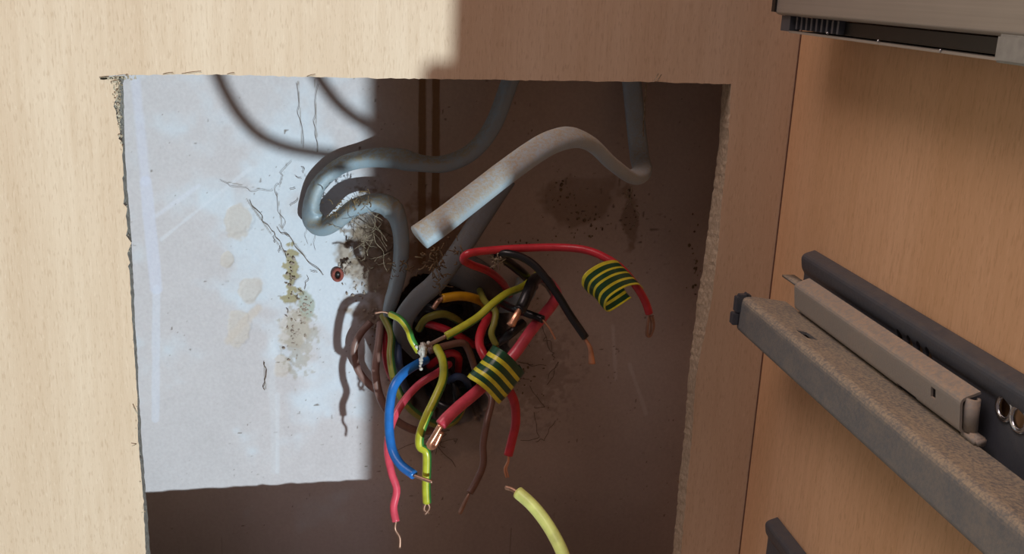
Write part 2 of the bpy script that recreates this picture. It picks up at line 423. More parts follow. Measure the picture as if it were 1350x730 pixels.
    f = noise(nt, mapped(nt, (700,) * 3), 1, 4)
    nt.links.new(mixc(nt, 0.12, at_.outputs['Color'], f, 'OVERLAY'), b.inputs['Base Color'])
    b.inputs['Roughness'].default_value = .75; b.inputs['Specular IOR Level'].default_value = .25
    bump(nt, b, f, .0001)
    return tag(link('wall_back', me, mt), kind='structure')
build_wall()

# ------------------------------------------------------------------ the cupboard carcass
T = 0.0125; SX = 0.185
carcass = empty('cupboard_carcass', (0.0, 0.0, -0.5))
tag(carcass, 'beech effect cupboard carcass with a rough rectangular hole sawn through its back', 'cupboard')
def refine(L, step, amp, seed):
    rs = random.Random(seed); out = []
    for a, b in zip(L, L[1:]):
        n = max(1, int((b - a).length / step))
        for k in range(n):
            p = a.lerp(b, k / n); d = (b - a).normalized(); nrm = Vector((-d.z, 0, d.x))
            out.append(p + nrm * (rs.gauss(0, amp) if k else 0))
    out.append(L[-1]); return out
def W(l, y): return [at(a, b, y) for a, b in l]
leftF = W([(157, 110), (156, 125), (151, 140), (155, 155), (157, 172), (160, 195), (163, 249), (168, 300), (174, 420), (181, 520), (182, 577), (189, 658), (192, 730)], 0) + [Vector((-.0868, 0, -.2650))]
leftB = W([(162, 110), (163, 125), (163, 140), (163.5, 155), (164, 172), (164.5, 195), (168, 249), (172.5, 300), (178, 420), (183.5, 520), (186.5, 577), (193, 658), (198, 730)], T) + [Vector((-.0868, T, -.2650))]
botF = [Vector((-.0868, 0, -.2650)), Vector((.05, 0, -.2605)), Vector((.150, 0, -.2645))]; botB = [p + Vector((0, T, 0)) for p in botF]
rightF = [Vector((.150, 0, -.2645))] + W([(898, 730), (904, 657), (912, 579), (917, 500), (938, 396), (947, 328), (951, 268), (960, 196), (961, 166), (964, 111)], 0)
rightB = [Vector((.149, T, -.2645))] + W([(887, 730), (895, 635), (902, 572), (907, 500), (919, 396), (928, 345), (936, 281), (947, 196), (950, 154), (953, 112)], T)
topF = W([(964, 111), (867, 108), (700, 106), (567, 104), (430, 102), (300, 98.5), (180, 98.5), (152, 99), (131, 101.5)], 0)
topB = [p + Vector((0, T, 0.0003)) for p in topF]; topB[0] = at(953, 108, T)
slitF = W([(131, 101.5), (131, 104.5), (157, 104), (157, 110)], 0); slitB = [p + Vector((.0, T, 0)) for p in slitF]; slitB[-1] = leftB[0].copy()
def chain(parts, seed):
    out = []; step = .0016
    for i, (L, amp) in enumerate(parts): out += refine(L, step, amp, seed + i)[:-1]
    return out
def resample(L, n):
    d = [0]
    for a, b in zip(L, L[1:]): d.append(d[-1] + (b - a).length)
    out = []
    for k in range(n):
        t = d[-1] * k / (n - 1); i = 0
        while i < len(d) - 2 and d[i + 1] < t: i += 1
        s = (t - d[i]) / max(1e-9, d[i + 1] - d[i]); out.append(L[i].lerp(L[i + 1], min(1, max(0, s))))
    return out
rs = random.Random(3); loopF = []; loopB = []; kinds = []
for F_, B_, n, amp, kd in ((topF, topB, 140, .00012, 0), (slitF, slitB, 10, .0001, 1), (leftF, leftB, 120, .00008, 1), (botF, botB, 70, .0003, 0), (rightF, rightB, 130, .00014, 0)):
    a = resample(F_, n); b = resample(B_, n)
    for i in range(n - 1):
        j = Vector((rs.gauss(0, amp), 0, rs.gauss(0, amp))); k = Vector((rs.gauss(0, amp * 1.3), 0, rs.gauss(0, amp * 1.3)))
        if kd == 1 and i < 40 and F_ is leftF: j *= 6
        loopF.append(a[i] + j); loopB.append(b[i] + k); kinds.append(kd)
def panel_with_hole():
    bm = bmesh.new()
    def face(loop, y, x0, x1, z0, z1):
        vi = [bm.verts.new((p.x, y, p.z)) for p in loop]
        vo = [bm.verts.new(c) for c in ((x0, y, z1), (x0, y, z0), (x1, y, z0), (x1, y, z1))]
        ed = [bm.edges.new((vi[i], vi[(i + 1) % len(vi)])) for i in range(len(vi))] + [bm.edges.new((vo[i], vo[(i + 1) % 4])) for i in range(4)]
        bmesh.ops.triangle_fill(bm, use_beauty=True, edges=ed, normal=(0, -1, 0)); return vi, vo
    _, a = face(loopF, 0.0, -.6, SX, -.55, .35); _, b = face(loopB, T, -.6, SX, -.55, .35)
    for i in range(4): bm.faces.new((a[i], a[(i + 1) % 4], b[(i + 1) % 4], b[i]))
    link('back_panel', bm, M['beech'], carcass, smooth=False)
    be = bmesh.new(); rr = random.Random(9); K = 5; rings = []
    for k in range(K + 1):
        t = k / K
        rings.append([be.verts.new(f.lerp(g, t) + (Vector((rr.gauss(0, .00012), 0, rr.gauss(0, .00012))) if 0 < k < K else Vector())) for f, g in zip(loopF, loopB)])
    n = len(loopF)
    for k in range(K):
        for i in range(n):
            f = be.faces.new((rings[k][i], rings[k][(i + 1) % n], rings[k + 1][(i + 1) % n], rings[k + 1][i])); f.material_index = kinds[i]
    o = link('cut_edge', be, [M['chip'], M['chip_grey']], carcass, smooth=False); o['label'] = 'raw chipboard sawn edge'
panel_with_hole()
# the side panel; its unseen front edge is stepped to shape the shadow on the back
bm = bmesh.new()
prof = [(-.493, -.55), (-.493, -.1700)]
for k in range(1, 9):
    a = k / 8 * math.pi / 2; prof.append((-.493 + .0375 * (1 - math.cos(a)), -.1700 + .0150 * math.sin(a)))
prof += [(-.4555, .35), (WALL - .003, .35), (WALL - .003, -.55)]
A = [bm.verts.new((SX, y, z)) for y, z in prof]; B = [bm.verts.new((SX + .016, y, z)) for y, z in prof]
bm.faces.new(A); bm.faces.new(B[::-1])
for i in range(len(A)): bm.faces.new((A[i], A[(i + 1) % len(A)], B[(i + 1) % len(A)], B[i]))
link('side_panel', bm, M['beech_side'], carcass, smooth=False)
# thin dark shadow gap bead between the two boards
bm = bmesh.new(); box(bm, (SX - .0005, -.0004, -.55), (SX, 0.0, .35)); link('joint_line', bm, M['brown'], carcass, smooth=False)

# ------------------------------------------------------------------ drawer runners
Y1 = -0.345
def wall_rail(name, z0, y0, label, holes):
    root = empty(name, (.183, y0, z0)); tag(root, label, 'drawer runner')
    path = rounded([(.1848, z0 - .0002), (.1800, z0 - .0018), (.1808, z0 - .0065), (.1822, z0 - .0085), (.1822, z0 - .0285), (.1795, z0 - .0305)], .0014)
    bm = bmesh.new(); extrude_profile(bm, thick(path, -.0009)[::1], y0, Y1, ny=1)
    o = link('rail', bm, M['rail_dark'], root, smooth=False)
    if holes:
        cs = []
        for (a, b, r1, r2) in holes:
            p = atX(a, b, .182); c = bmesh.new(); cyl(c, (0, 0, 0), (1, 0, 0), 1, .006, 20)
            for v in c.verts: v.co = Vector((v.co.x, v.co.y * r1, v.co.z * r2)) + p
            cs.append(c)
        carve(o, cs)
    return root
r1 = wall_rail('drawer_runner', -.0983, -.0385, 'dark steel rail screwed flat to the cupboard side, behind the dusty box rail',
               [(1189, 445, .0016, .0030), (1203, 453, .0016, .0030), (1216, 461, .0016, .0030), (1228, 468, .0016, .0028), (1327, 537, .0032, .0032), (1346, 552, .0032, .0032)])
# blued steel plate carrying two pressed eyelets
for a, b in ((1327, 537), (1346, 552)):
    p = atX(a, b, .1815); bm = bmesh.new()
    for k in range(24):
        pass
    ringr, rr_ = .0034, .0009; R = []
    for i in range(24):
        t = 2 * math.pi * i / 24; R.append([bm.verts.new(p + Vector((rr_ * math.sin(q) - .0003, math.cos(t) * (ringr + rr_ * math.cos(q)), math.sin(t) * (ringr + rr_ * math.cos(q))))) for q in [2 * math.pi * s / 8 for s in range(8)]])
    for i in range(24):
        for s in range(8): bm.faces.new((R[i][s], R[i][(s + 1) % 8], R[(i + 1) % 24][(s + 1) % 8], R[(i + 1) % 24][s]))
    link('eyelet', bm, M['steel'], r1)
# middle member, open C with a curled front end
bm = bmesh.new()
path = rounded([(.1775, -.1062), (.1722, -.1082), (.1735, -.1175), (.1785, -.1182)], .0012)
extrude_profile(bm, thick(path, -.0008), -.052, -.168)
mid = link('inner_rail', bm, M['rail_mid'], r1, smooth=False); mid['label'] = 'dusty zinc inner rail with a square slot near its end'
c1 = bmesh.new(); p = atX(1234, 518, .1728); box(c1, (p.x - .004, p.y - .0013, p.z - .0016), (p.x + .004, p.y + .0013, p.z + .0016))
c2 = bmesh.new(); p = atX(1194, 512, .1735); box(c2, (.168, p.y - .0075, -.1195), (.180, p.y + .0045, p.z + .0002))
carve(mid, [c1, c2])
bm = bmesh.new(); pth = []
for k in range(9):
    a = math.radians(-20 + 200 * k / 8); pth.append(Vector((.1752 - .0022 * math.cos(a), -.1675 - .0028 * math.sin(a), -.1122)))
R0 = [bm.verts.new(q + Vector((0, 0, .0048))) for q in pth]; R1 = [bm.verts.new(q + Vector((.0008, 0, -.0052))) for q in pth]
for i in range(8): bm.faces.new((R0[i], R0[i + 1], R1[i + 1], R1[i]))
o = link('end_curl', bm, M['rail_mid'], r1); md = o.modifiers.new('s', 'SOLIDIFY'); md.thickness = .0008
bm = bmesh.new(); box(bm, (.1742, -.174, -.1200), (.178, -.166, -.1172)); bmesh.ops.bevel(bm, geom=bm.edges[:], offset=.0006, segments=2, affect='EDGES')
link('end_tab', bm, M['rail_mid'], r1)
# thin dusty tongue of the inner rail at the back
bm = bmesh.new(); a = atX(1036, 357, .1735); box(bm, (.1722, -.052, -.1088), (.1772, a.y, -.1080))
link('tongue', bm, M['rail'], r1)

# the big box rail, pulled forward
r2 = empty('drawer_runner', (.165, -.04, -.125)); tag(r2, 'large dusty zinc box rail jutting out in front, felted with brown dust', 'drawer runner')
path = rounded([(.1755, -.1208), (.1735, -.1206), (.1575, -.1182), (.1572, -.1306), (.1585, -.1316), (.171, -.1316)], .0022, 6)
bm = bmesh.new(); extrude_profile(bm, thick(path, -.0011)[::1], -.0365, Y1, ny=1)
big = link('rail', bm, M['rail'], r2, smooth=False)
c1 = bmesh.new(); q = [atX(a, b, .1) for a, b in ()]
def onTop(a, b, z=-.1190):
    r = ray(a, b); return CAM + r * (z / r.z)
Q = [onTop(*t) for t in ((1049, 439), (1063, 440), (1078, 450), (1064, 449))]
t_ = [c1.verts.new(v + Vector((0, 0, .004))) for v in Q]; b_ = [c1.verts.new(v + Vector((0, 0, -.006))) for v in Q]
c1.faces.new(t_); c1.faces.new(b_[::-1])
for i in range(4): c1.faces.new((t_[i], t_[(i + 1) % 4], b_[(i + 1) % 4], b_[i]))
carve(big, [c1])
# black fill added inside the box rail so the slot looks shaded
bm = bmesh.new(); box(bm, (.1605, -.050, -.1295), (.1745, Y1 + .01, -.1225)); link('slot_shade_fill', bm, M['slot_black'], r2, smooth=False)
# black hooked clip at its back end
bm = bmesh.new()
p = at(970, 410, -.036)
box(bm, (p.x - .0018, -.0385, p.z - .0052), (p.x + .0006, -.0345, p.z - .0004)); box(bm, (p.x - .0008, -.0385, p.z + .0000), (p.x + .0016, -.0345, p.z + .0064))
box(bm, (p.x + .0002, -.038, p.z + .0050), (p.x + .0052, -.035, p.z + .0074)); box(bm, (p.x + .0004, -.038, p.z - .0054), (p.x + .0026, -.035, p.z + .006))
box(bm, (p.x + .0030, -.038, p.z + .0042), (p.x + .0040, -.035, p.z + .0080))
bmesh.ops.bevel(bm, geom=bm.edges[:], offset=.0003, segments=2, affect='EDGES')
link('end_clip', bm, M['rail_dark'], r2, smooth=False)
# fluff along the box rail's back end and lower edge
bm = bmesh.new(); rg = random.Random(12)
for k in range(1500):
    y = -.037 - abs(rg.gauss(0, .05)); 
    if rg.random() < .35: x = .1572 + rg.uniform(-.0002, .0002); z = -.1306 + rg.gauss(0, .0004); sgn = -1
    else:
        x = rg.uniform(.1585, .172); z = -.1184 - (x - .1575) * .15 + .0001; sgn = 1
        y = -.037 - abs(rg.gauss(0, .02))
    q = Vector((x, y, z)); d = Vector((rg.gauss(0, 1), rg.gauss(0, 1), sgn * abs(rg.gauss(0, .7)))).normalized() * rg.uniform(.0004, .0012)
    s = d.cross(Vector((rg.random(), rg.random(), 1))).normalized() * .00006
    vs = [bm.verts.new(q + s), bm.verts.new(q - s), bm.verts.new(q + d)]; bm.faces.new(vs)
o = link('dust_fluff', bm, M['web'], r2, smooth=False); o['kind'] = 'stuff'

r3 = wall_rail('drawer_runner', -.2185, -.036, 'lowest steel rail, only its pointed top end visible at the bottom right', None)

# top runner / drawer side in brushed steel
r4 = empty('drawer_runner', (.165, -.03, .01)); tag(r4, 'wide brushed steel drawer rail across the top right corner with a black slot beneath', 'drawer runner')
bm = bmesh.new(); extrude_profile(bm, thick(rounded([(.182, .045), (.158, .045), (.158, -.0066), (.1592, -.0074), (.168, -.0076)], .001), .001)[::1], -.036, Y1)
link('rail', bm, M['brushed'], r4, smooth=False)
bm = bmesh.new(); box(bm, (.1572, -.0365, -.0064), (.1590, -.0335, .045)); link('back_edge', bm, M['slot_black'], r4, smooth=False)
bm = bmesh.new(); box(bm, (.1630, -.0385, -.0122), (.1800, Y1, -.0080)); link('slot_core', bm, M['slot_black'], r4, smooth=False)
bm = bmesh.new()
extrude_profile(bm, [(.1598, -.0127), (.1800, -.0127), (.1800, -.0134), (.1598, -.0134)], -.046, Y1)
link('bottom_lip', bm, M['brushed'], r4, smooth=False)
bm = bmesh.new()
extrude_profile(bm, [(.1600, -.0075), (.1640, -.0075), (.1640, -.0130), (.1600, -.0130)], -.0375, -.0455)
for k in range(9):
    y = -.049 - k * .0042; box(bm, (.1608, y, -.0120), (.1634, y - .0014, -.0076))
link('ball_cage', bm, M['rail_dark'], r4, smooth=False)
p = atX(1315, 70, .1585); bm = bmesh.new(); box(bm, (.1576, p.y, -.0137), (.170, Y1, -.0068)); bmesh.ops.bevel(bm, geom=bm.edges[:], offset=.0006, segments=2, affect='EDGES')
link('end_block', bm, M['end_block'], r4, smooth=False)
for a, b in ((1091, 43.5), (1158, 54), (1240, 66.5)):
    p = atX(a, b, .1597); bm = bmesh.new(); bmesh.ops.create_uvsphere(bm, u_segments=10, v_segments=6, radius=.0005); bmesh.ops.translate(bm, verts=bm.verts, vec=p); link('rivet', bm, M['steel'], r4)

# ------------------------------------------------------------------ grey cables
def cable(pts, rx, ry, mat, label, ref=(0, -1, .25), seg=20, sq=.8, n=10, taper=None, name='grey_cable', group=None):
    bm = bmesh.new(); P = px(pts); tube(bm, P, rx, ry, seg=seg, n=n, ref=ref, square=sq, taper=taper)
    root = link(name, bm, mat); return tag(root, label, 'cable', group)
cable([(690, 60, .042), (672, 108, .042), (650, 165, .042), (622, 200, .042), (585, 216, .042), (548, 214, .041), (524, 209, .044), (490, 208, .052), (450, 218, .055),
       (420, 244, .056), (410, 275, .055), (416, 293, .053), (430, 298, .050), (447, 289, .047), (468, 273, .045), (495, 267, .044), (517, 276, .042), (528, 305, .042), (528, 345, .043), (521, 380, .045), (512, 408, .048), (508, 425, .05)],
      .0050, .0031, M['sheath'], 'grey flat cable bent back on itself in a tight S left of centre', ref=(-.62, -.20, .76), sq=.65, taper=lambda t: 1.0 if t < .93 else 1 - (t - .93) * 8)
cable([(826, 60, .052), (833, 110, .050), (838, 160, .046), (843, 205, .038), (846, 226, .022), (832, 233, .000), (806, 215, -.024), (782, 192, -.042), (757, 181, -.056), (728, 187, -.064), (700, 203, -.068), (660, 232, -.074), (615, 267, -.084), (580, 294, -.094), (553, 313, -.097)],
      .0044, .0027, M['sheath_pale'], 'thick grey cable arching from the top right to a square cut free end', ref=(-.25, -.75, .65), sq=.7)
cable([(668, 235, .035), (650, 262, .033), (628, 296, .030), (604, 333, .026), (575, 372, .026), (550, 395, .028), (532, 422, .032), (534, 446, .040), (549, 468, .052)],
      .0045, .0032, M['sheath_slate'], 'slate grey cable dropping behind the square cut cable end into the wall hole', taper=lambda t: 1 if t < .8 else 1 - (t - .8) * 2.2)
cable([(600, 352, .055), (622, 362, .050), (640, 378, .052), (645, 400, .065)], .0085, .0065, M['sheath_dark'], 'dark stubby sheathed cable at the top of the wall hole', sq=1)
cable([(695, 372, .058), (690, 385, .054), (675, 396, .056), (655, 398, .065)], .0055, .0035, M['sheath'], 'short grey sheath piece beside the black cores, right of the wall hole', sq=1)
cable([(604, 408, .062), (585, 412, .052), (562, 405, .055), (551, 418, .06), (556, 440, .07)], .0028, .0028, M['black'], 'black cable curling round the upper left of the wall hole', sq=1, name='black_cable')

# ------------------------------------------------------------------ cores
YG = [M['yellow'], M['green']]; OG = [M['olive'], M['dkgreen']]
# background ones first
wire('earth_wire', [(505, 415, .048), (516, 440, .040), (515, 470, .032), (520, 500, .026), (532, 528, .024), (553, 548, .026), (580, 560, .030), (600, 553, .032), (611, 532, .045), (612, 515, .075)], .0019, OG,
     'yellow and green wire, shade put into its colour, looping round beneath the bundle', stripe=(.36, .7))
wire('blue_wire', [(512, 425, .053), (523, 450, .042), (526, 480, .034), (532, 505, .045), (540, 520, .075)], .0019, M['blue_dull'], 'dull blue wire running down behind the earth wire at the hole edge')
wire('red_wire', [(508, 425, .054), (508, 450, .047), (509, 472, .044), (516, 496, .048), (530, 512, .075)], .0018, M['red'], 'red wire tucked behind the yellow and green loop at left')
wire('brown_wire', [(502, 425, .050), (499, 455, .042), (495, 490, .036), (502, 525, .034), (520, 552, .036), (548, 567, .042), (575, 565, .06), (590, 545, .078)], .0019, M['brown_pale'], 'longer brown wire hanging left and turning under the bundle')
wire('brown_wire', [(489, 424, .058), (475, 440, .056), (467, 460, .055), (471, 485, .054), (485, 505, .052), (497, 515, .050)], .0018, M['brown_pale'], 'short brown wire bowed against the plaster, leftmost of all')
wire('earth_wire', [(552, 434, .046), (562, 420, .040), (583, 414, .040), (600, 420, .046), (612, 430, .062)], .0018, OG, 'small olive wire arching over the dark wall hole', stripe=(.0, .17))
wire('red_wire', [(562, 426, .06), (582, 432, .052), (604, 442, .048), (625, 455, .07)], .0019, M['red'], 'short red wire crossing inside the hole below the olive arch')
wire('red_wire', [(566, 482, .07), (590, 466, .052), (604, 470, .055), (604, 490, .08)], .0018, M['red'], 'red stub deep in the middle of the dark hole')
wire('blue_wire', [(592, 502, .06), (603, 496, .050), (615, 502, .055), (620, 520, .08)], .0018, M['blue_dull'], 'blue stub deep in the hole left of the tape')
wire('black_wire', [(560, 500, .07), (572, 525, .05), (592, 537, .044), (615, 530, .05), (625, 505, .075)], .0020, M['black'], 'black wire coiled low inside the hole')
wire('black_wire', [(580, 470, .07), (600, 510, .055), (600, 545, .055), (585, 552, .07)], .0020, M['black'], 'black wire hanging upright inside the hole')
wire('brown_wire', [(566, 462, .012), (590, 455, .016), (610, 452, .018), (618, 462, .020), (625, 482, .022), (633, 505, .020), (648, 524, .014), (642, 555, .006), (637, 585, .002), (637, 612, -.002), (627, 636, -.005), (619, 650, -.007)], .0016, M['brown'],
     'dark brown wire hanging below the tape with a bare end', core=[(619, 650, -.007), (613, 662, -.008), (606, 677, -.009)], core_r=.0010, core_mat=M['copper_dull'], strands=3)
wire('red_wire', [(724, 372, .045), (733, 385, .030), (731, 397, .016), (718, 414, .006), (700, 436, -.002), (680, 464, -.008), (655, 492, -.012), (630, 515, -.018), (606, 535, -.024), (590, 550, -.028), (581, 560, -.030)], .0025, M['pink'],
     'thick red wire running diagonally down left behind the tape to a pink end', core=[(581, 560, -.030), (573, 574, -.031), (566, 586, -.031), (572, 588, -.028), (582, 568, -.027)], core_r=.0013, seg=14)
wire('red_wire', [(650, 402, .05), (645, 415, .020), (635, 435, .010), (632, 452, .004), (638, 468, -.002), (652, 490, -.006), (668, 510, -.010), (678, 530, -.012), (680, 556, -.013), (675, 580, -.014), (670, 600, -.015)], .0020, M['red'],
     'red wire hanging straight down from under the tape', core=[(670, 599, -.015), (670, 608, -.015), (666, 618, -.015), (669, 629, -.015)], core_r=.0008, strands=2)
wire('amber_wire', [(638, 418, .06), (640, 402, .040), (625, 393, .030), (605, 390, .026), (583, 393, .024)], .0021, M['amber'], 'amber yellow wire lying across the top of the hole',
     core=[(584, 393, .024), (577, 398, .023), (571, 407, .022)], core_r=.0011, core_mat=M['copper_dull'])
wire('earth_wire', [(632, 382, .045), (640, 398, .020), (653, 410, .010), (652, 425, .006), (648, 440, .004), (655, 456, .002)], .0015, OG, 'thin yellow and green wire dropping to the upper edge of the wrapped tape',
     stripe=(.36, .7), core=[(655, 456, .002), (659, 463, .000), (664, 470, -.002)], core_r=.0006)
wire('earth_wire', [(712, 358, .030), (700, 370, .018), (685, 380, .008), (668, 387, .000), (650, 400, -.006), (630, 418, -.010), (608, 432, -.014), (588, 443, -.016)], .0017, YG, 'long straight yellow and green wire pointing down left to the white blob',
     stripe=(.34, .75), core=[(588, 443, -.016), (574, 450, -.012), (558, 458, -.008)], core_r=.0008, core_mat=M['copper_dull'])
wire('red_wire', [(672, 388, .050), (662, 372, .030), (645, 358, .015), (622, 349, .002), (611, 342, -.004), (618, 334, -.006), (645, 330, -.004), (690, 327, -.004), (735, 326, -.006), (770, 329, -.010), (795, 338, -.014), (818, 353, -.018), (838, 376, -.018), (850, 396, -.018), (856, 413, -.018)], .0017, M['red'],
     'long red wire sweeping right through the curled tape to a hooked bare end', core=[(856, 413, -.018), (854, 426, -.019), (853, 441, -.018), (857, 443, -.016), (861, 430, -.017), (858, 416, -.018)], core_r=.0007, core_mat=M['copper_dull'], strands=3)
wire('black_wire', [(652, 336, -.002), (668, 334, -.006), (688, 339, -.008), (706, 351, -.010), (722, 370, -.012), (738, 393, -.014), (752, 416, -.016), (772, 445, -.018)], .0017, M['black'], 'long glossy black wire curving right to splayed bright copper strands',
     core=[(771, 446, -.018), (778, 460, -.019), (780, 479, -.019)], core_r=.0013, strands=8)
wire('black_wire', [(660, 338, .004), (675, 349, .012), (692, 363, .020), (704, 378, .040)], .0021, M['black'], 'black wire running beneath the long glossy black one')
wire('black_wire', [(730, 384, .050), (722, 372, .028), (711, 366, .012), (702, 372, .002), (696, 386, -.004), (688, 404, -.008), (684, 410, -.010)], .0026, M['black'], 'thick black wire bent over to a clump of copper strands',
     core=[(685, 408, -.010), (680, 417, -.012), (673, 429, -.013)], core_r=.0022, strands=10)
wire('black_wire', [(655, 396, .040), (672, 405, .012), (692, 412, .002), (716, 421, -.004)], .0017, M['black'], 'short black wire pointing right with one fine bare strand', core=[(715, 421, -.004), (724, 432, -.005), (732, 447, -.006)], core_r=.00045)
wire('black_wire', [(690, 425, .02), (672, 440, .016), (655, 452, .030), (640, 460, .07)], .0022, M['black'], 'black wire end passing behind the wrapped tape')
wire('earth_wire', [(515, 414, .004), (528, 421, -.002), (538, 434, -.006), (543, 448, -.008), (552, 463, -.008)], .0015, YG, 'short yellow and green wire at upper left, bare tip pointing left', stripe=(.37, .75),
     core=[(515, 414, .004), (505, 411, .004), (494, 413, .004)], core_r=.0004, core_mat=M['copper_dull'])
wire('red_wire', [(592, 480, .040), (577, 491, .020), (552, 507, .016), (530, 532, .010), (516, 560, .004), (511, 592, .000), (516, 622, -.004), (523, 645, -.006), (519, 668, -.008), (522, 687, -.010)], .0017, M['pink'],
     'bright red wire hanging lowest at left with a crooked bare tip', core=[(522, 686, -.010), (521, 697, -.010), (527, 708, -.011), (527, 722, -.012)], core_r=.00065, core_mat=M['copper_dull'])
wire('blue_wire', [(562, 474, .016), (550, 480, .010), (532, 492, .003), (519, 510, -.002), (514, 535, -.005), (513, 563, -.008), (517, 592, -.012), (528, 612, -.018), (546, 626, -.024)], .0020, M['blue'],
     'bright blue wire bowed left with its bare end pointing right', core=[(545, 626, -.024), (558, 631, -.026), (570, 635, -.028)], core_r=.0008, core_mat=M['copper_dull'], seg=14)
wire('earth_wire', [(576, 458, .010), (584, 476, .000), (584, 500, -.008), (574, 525, -.014), (562, 550, -.018), (554, 573, -.020), (554, 588, -.021), (562, 595, -.022), (563, 612, -.022), (562, 638, -.022), (563, 662, -.022)], .0019, YG,
     'bright yellow and green wire kinked halfway down and hanging below the bundle', stripe=(.38, .7), core=[(563, 661, -.022), (566, 669, -.022), (560, 678, -.022)], core2=[(562, 661, -.022), (559, 671, -.022), (566, 676, -.021)], core_r=.0006, core_mat=M['copper_dull'])
wire('lime_wire', [(683, 649, -.105), (700, 664, -.110), (716, 683, -.115), (730, 705, -.120), (742, 730, -.125), (752, 765, -.130), (762, 830, -.135), (775, 950, -.14), (785, 1120, -.145)], .00215, M['lime'], 'pale lime wire rising from the bottom edge of the view, nearest of all',
     core=[(684, 650, -.105), (676, 645, -.103), (667, 642, -.101)], core_r=.0008, core_mat=M['copper_dull'], seg=16)

# frayed cut tip on the upper black wire, white paste blob
bm = bmesh.new(); rg = random.Random(4); c = at(656, 338, -.004)
for k in range(26):
    d = Vector((rg.gauss(0, 1), rg.gauss(0, .6), rg.gauss(0, 1))).normalized(); s = c + d * rg.uniform(.0005, .002)
    tube(bm, [s, s + Vector((rg.gauss(0, .0008), rg.gauss(0, .0008), -abs(rg.gauss(.0008, .001)))), s + Vector((rg.gauss(0, .0015), 0, -abs(rg.gauss(.0018, .002))))], rg.uniform(.00012, .0005), seg=5, n=3)
tag(link('cobweb_clump', bm, M['web']), 'pale fluffy dirt clump on the root of the long black wire', 'dirt')
def lump(name, cx, cy, y, rx, rz, mat, label, cat, seed, drips=()):
    bm = bmesh.new(); bmesh.ops.create_icosphere(bm, subdivisions=4, radius=1); rg = random.Random(seed); from mathutils import noise as mn
    c = at(cx, cy, y)
    for v in bm.verts:
        k = 1 + .55 * mn.noise(v.co * 2.2 + Vector((seed, 0, 0))) + .25 * mn.noise(v.co * 6)
        v.co = c + Vector((v.co.x * rx, v.co.y * rx, v.co.z * rz)) * k
    for (a, b, r) in drips:
        b2 = bmesh.ops.create_icosphere(bm, subdivisions=2, radius=r); q = at(a, b, y)
        for v in b2['verts']: v.co = v.co + q
    return tag(link(name, bm, mat), label, cat)
lump('paste_blob', 557, 462, -.010, .0017, .0032, M['paste'], 'blob of white paste where the wires meet, dripping downward', 'paste', 3, ((555, 474, .0010), (555, 478, .0008), (554, 482, .0006), (555, 486, .0008), (565, 452, .0009), (568, 455, .0006), (549, 457, .0007)))
# little debris knots caught on the cable bundle
bm = bmesh.new(); rg = random.Random(21)
for (cx, cy, y, n, sx, sy) in ((572, 347, .004, 60, 9, 12), (528, 355, .034, 22, 10, 6), (600, 322, .000, 18, 8, 16), (578, 365, .008, 20, 5, 14), (462, 268, .036, 30, 14, 5), (440, 283, .042, 16, 7, 4)):
    for k in range(n):
        s = at(cx + rg.gauss(0, sx), cy + rg.gauss(0, sy), y + rg.gauss(0, .001)); e = s + Vector((rg.gauss(0, .0016), rg.gauss(0, .0006), rg.gauss(0, .0016)))
        tube(bm, [s, s.lerp(e, .5) + Vector((rg.gauss(0, .0005), 0, rg.gauss(0, .0005))), e], rg.uniform(.0001, .00035), seg=5, n=3)
tag(link('dirt_fluff', bm, M['brown_dirt']), 'brown dirt and web fluff caught on the grey cables below the cut end', 'dirt', kind='stuff')

# ------------------------------------------------------------------ striped earth tape
def tape(name, pa, stripe_dir, pb, bands, label, ncol=40, sheet=.00025, shear=0.0, jag=None):
    """pa = (px, py, Y) profile points along the winding; stripe_dir = world vector across the tape's width"""
    bm = bmesh.new(); C = catmull(px(pa), 10); L = len(C); V = []
    for i in range(ncol + 1):
        t = i / ncol; row = []
        for j, p in enumerate(C):
            s = j / (L - 1); row.append(bm.verts.new(p + stripe_dir(t, s)))
        V.append(row)
    tot = sum(b[0] for b in bands); acc = []; s = 0
    for b in bands: s += b[0] / tot; acc.append((s, b[1]))
    for i in range(ncol):
        t = (i + .5) / ncol; mi = next(m_ for a, m_ in acc if t <= a + 1e-6)
        for j in range(L - 1):
            f = bm.faces.new((V[i][j], V[i + 1][j], V[i + 1][j + 1], V[i][j + 1])); f.material_index = mi
    o = link(name, bm, [M['tape_yellow'], M['tape_green']]); md = o.modifiers.new('t', 'SOLIDIFY'); md.thickness = sheet
    return tag(o, label, 'tape')
B = [(.8, 0), (1.3, 1), (.7, 0), (1.3, 1), (.7, 0), (1.3, 1), (.7, 0), (1.3, 1), (.7, 0)]
A0 = at(812, 344, -.030); A1 = at(843, 376, -.034)
tape('striped_tape', [(819, 350, -.0165), (812, 343, -.024), (796, 345, -.031), (780, 353, -.035), (769, 363, -.036), (767, 375, -.031), (773, 379, -.023), (786, 372, -.017), (803, 361, -.013)],
     lambda t, s: (A1 - A0) * t + Vector((0, 0, -.0006 * math.sin(t * 9) * s)), None, B, 'curled green and yellow striped tape on the long red wire at right')
A0 = at(617, 500, -.030); A1 = at(652, 459, -.026)
tape('striped_tape', [(652, 520, -.012), (658, 531, -.018), (656, 531, -.028), (642, 516, -.035), (630, 506, -.036), (619, 499, -.032), (616, 496, -.024), (624, 500, -.010), (645, 515, -.006)],
     lambda t, s: (A1 - A0) * t + Vector((0, -.0008 * math.sin(t * 5), .0006 * math.sin(t * 7) * s)), None, [(.7, 0), (1, 1), (.7, 0), (1.1, 1), (.7, 0), (1.1, 1), (.8, 0), (1.3, 1)], 'green and yellow striped tape wrapped round the thick red wire in the centre')
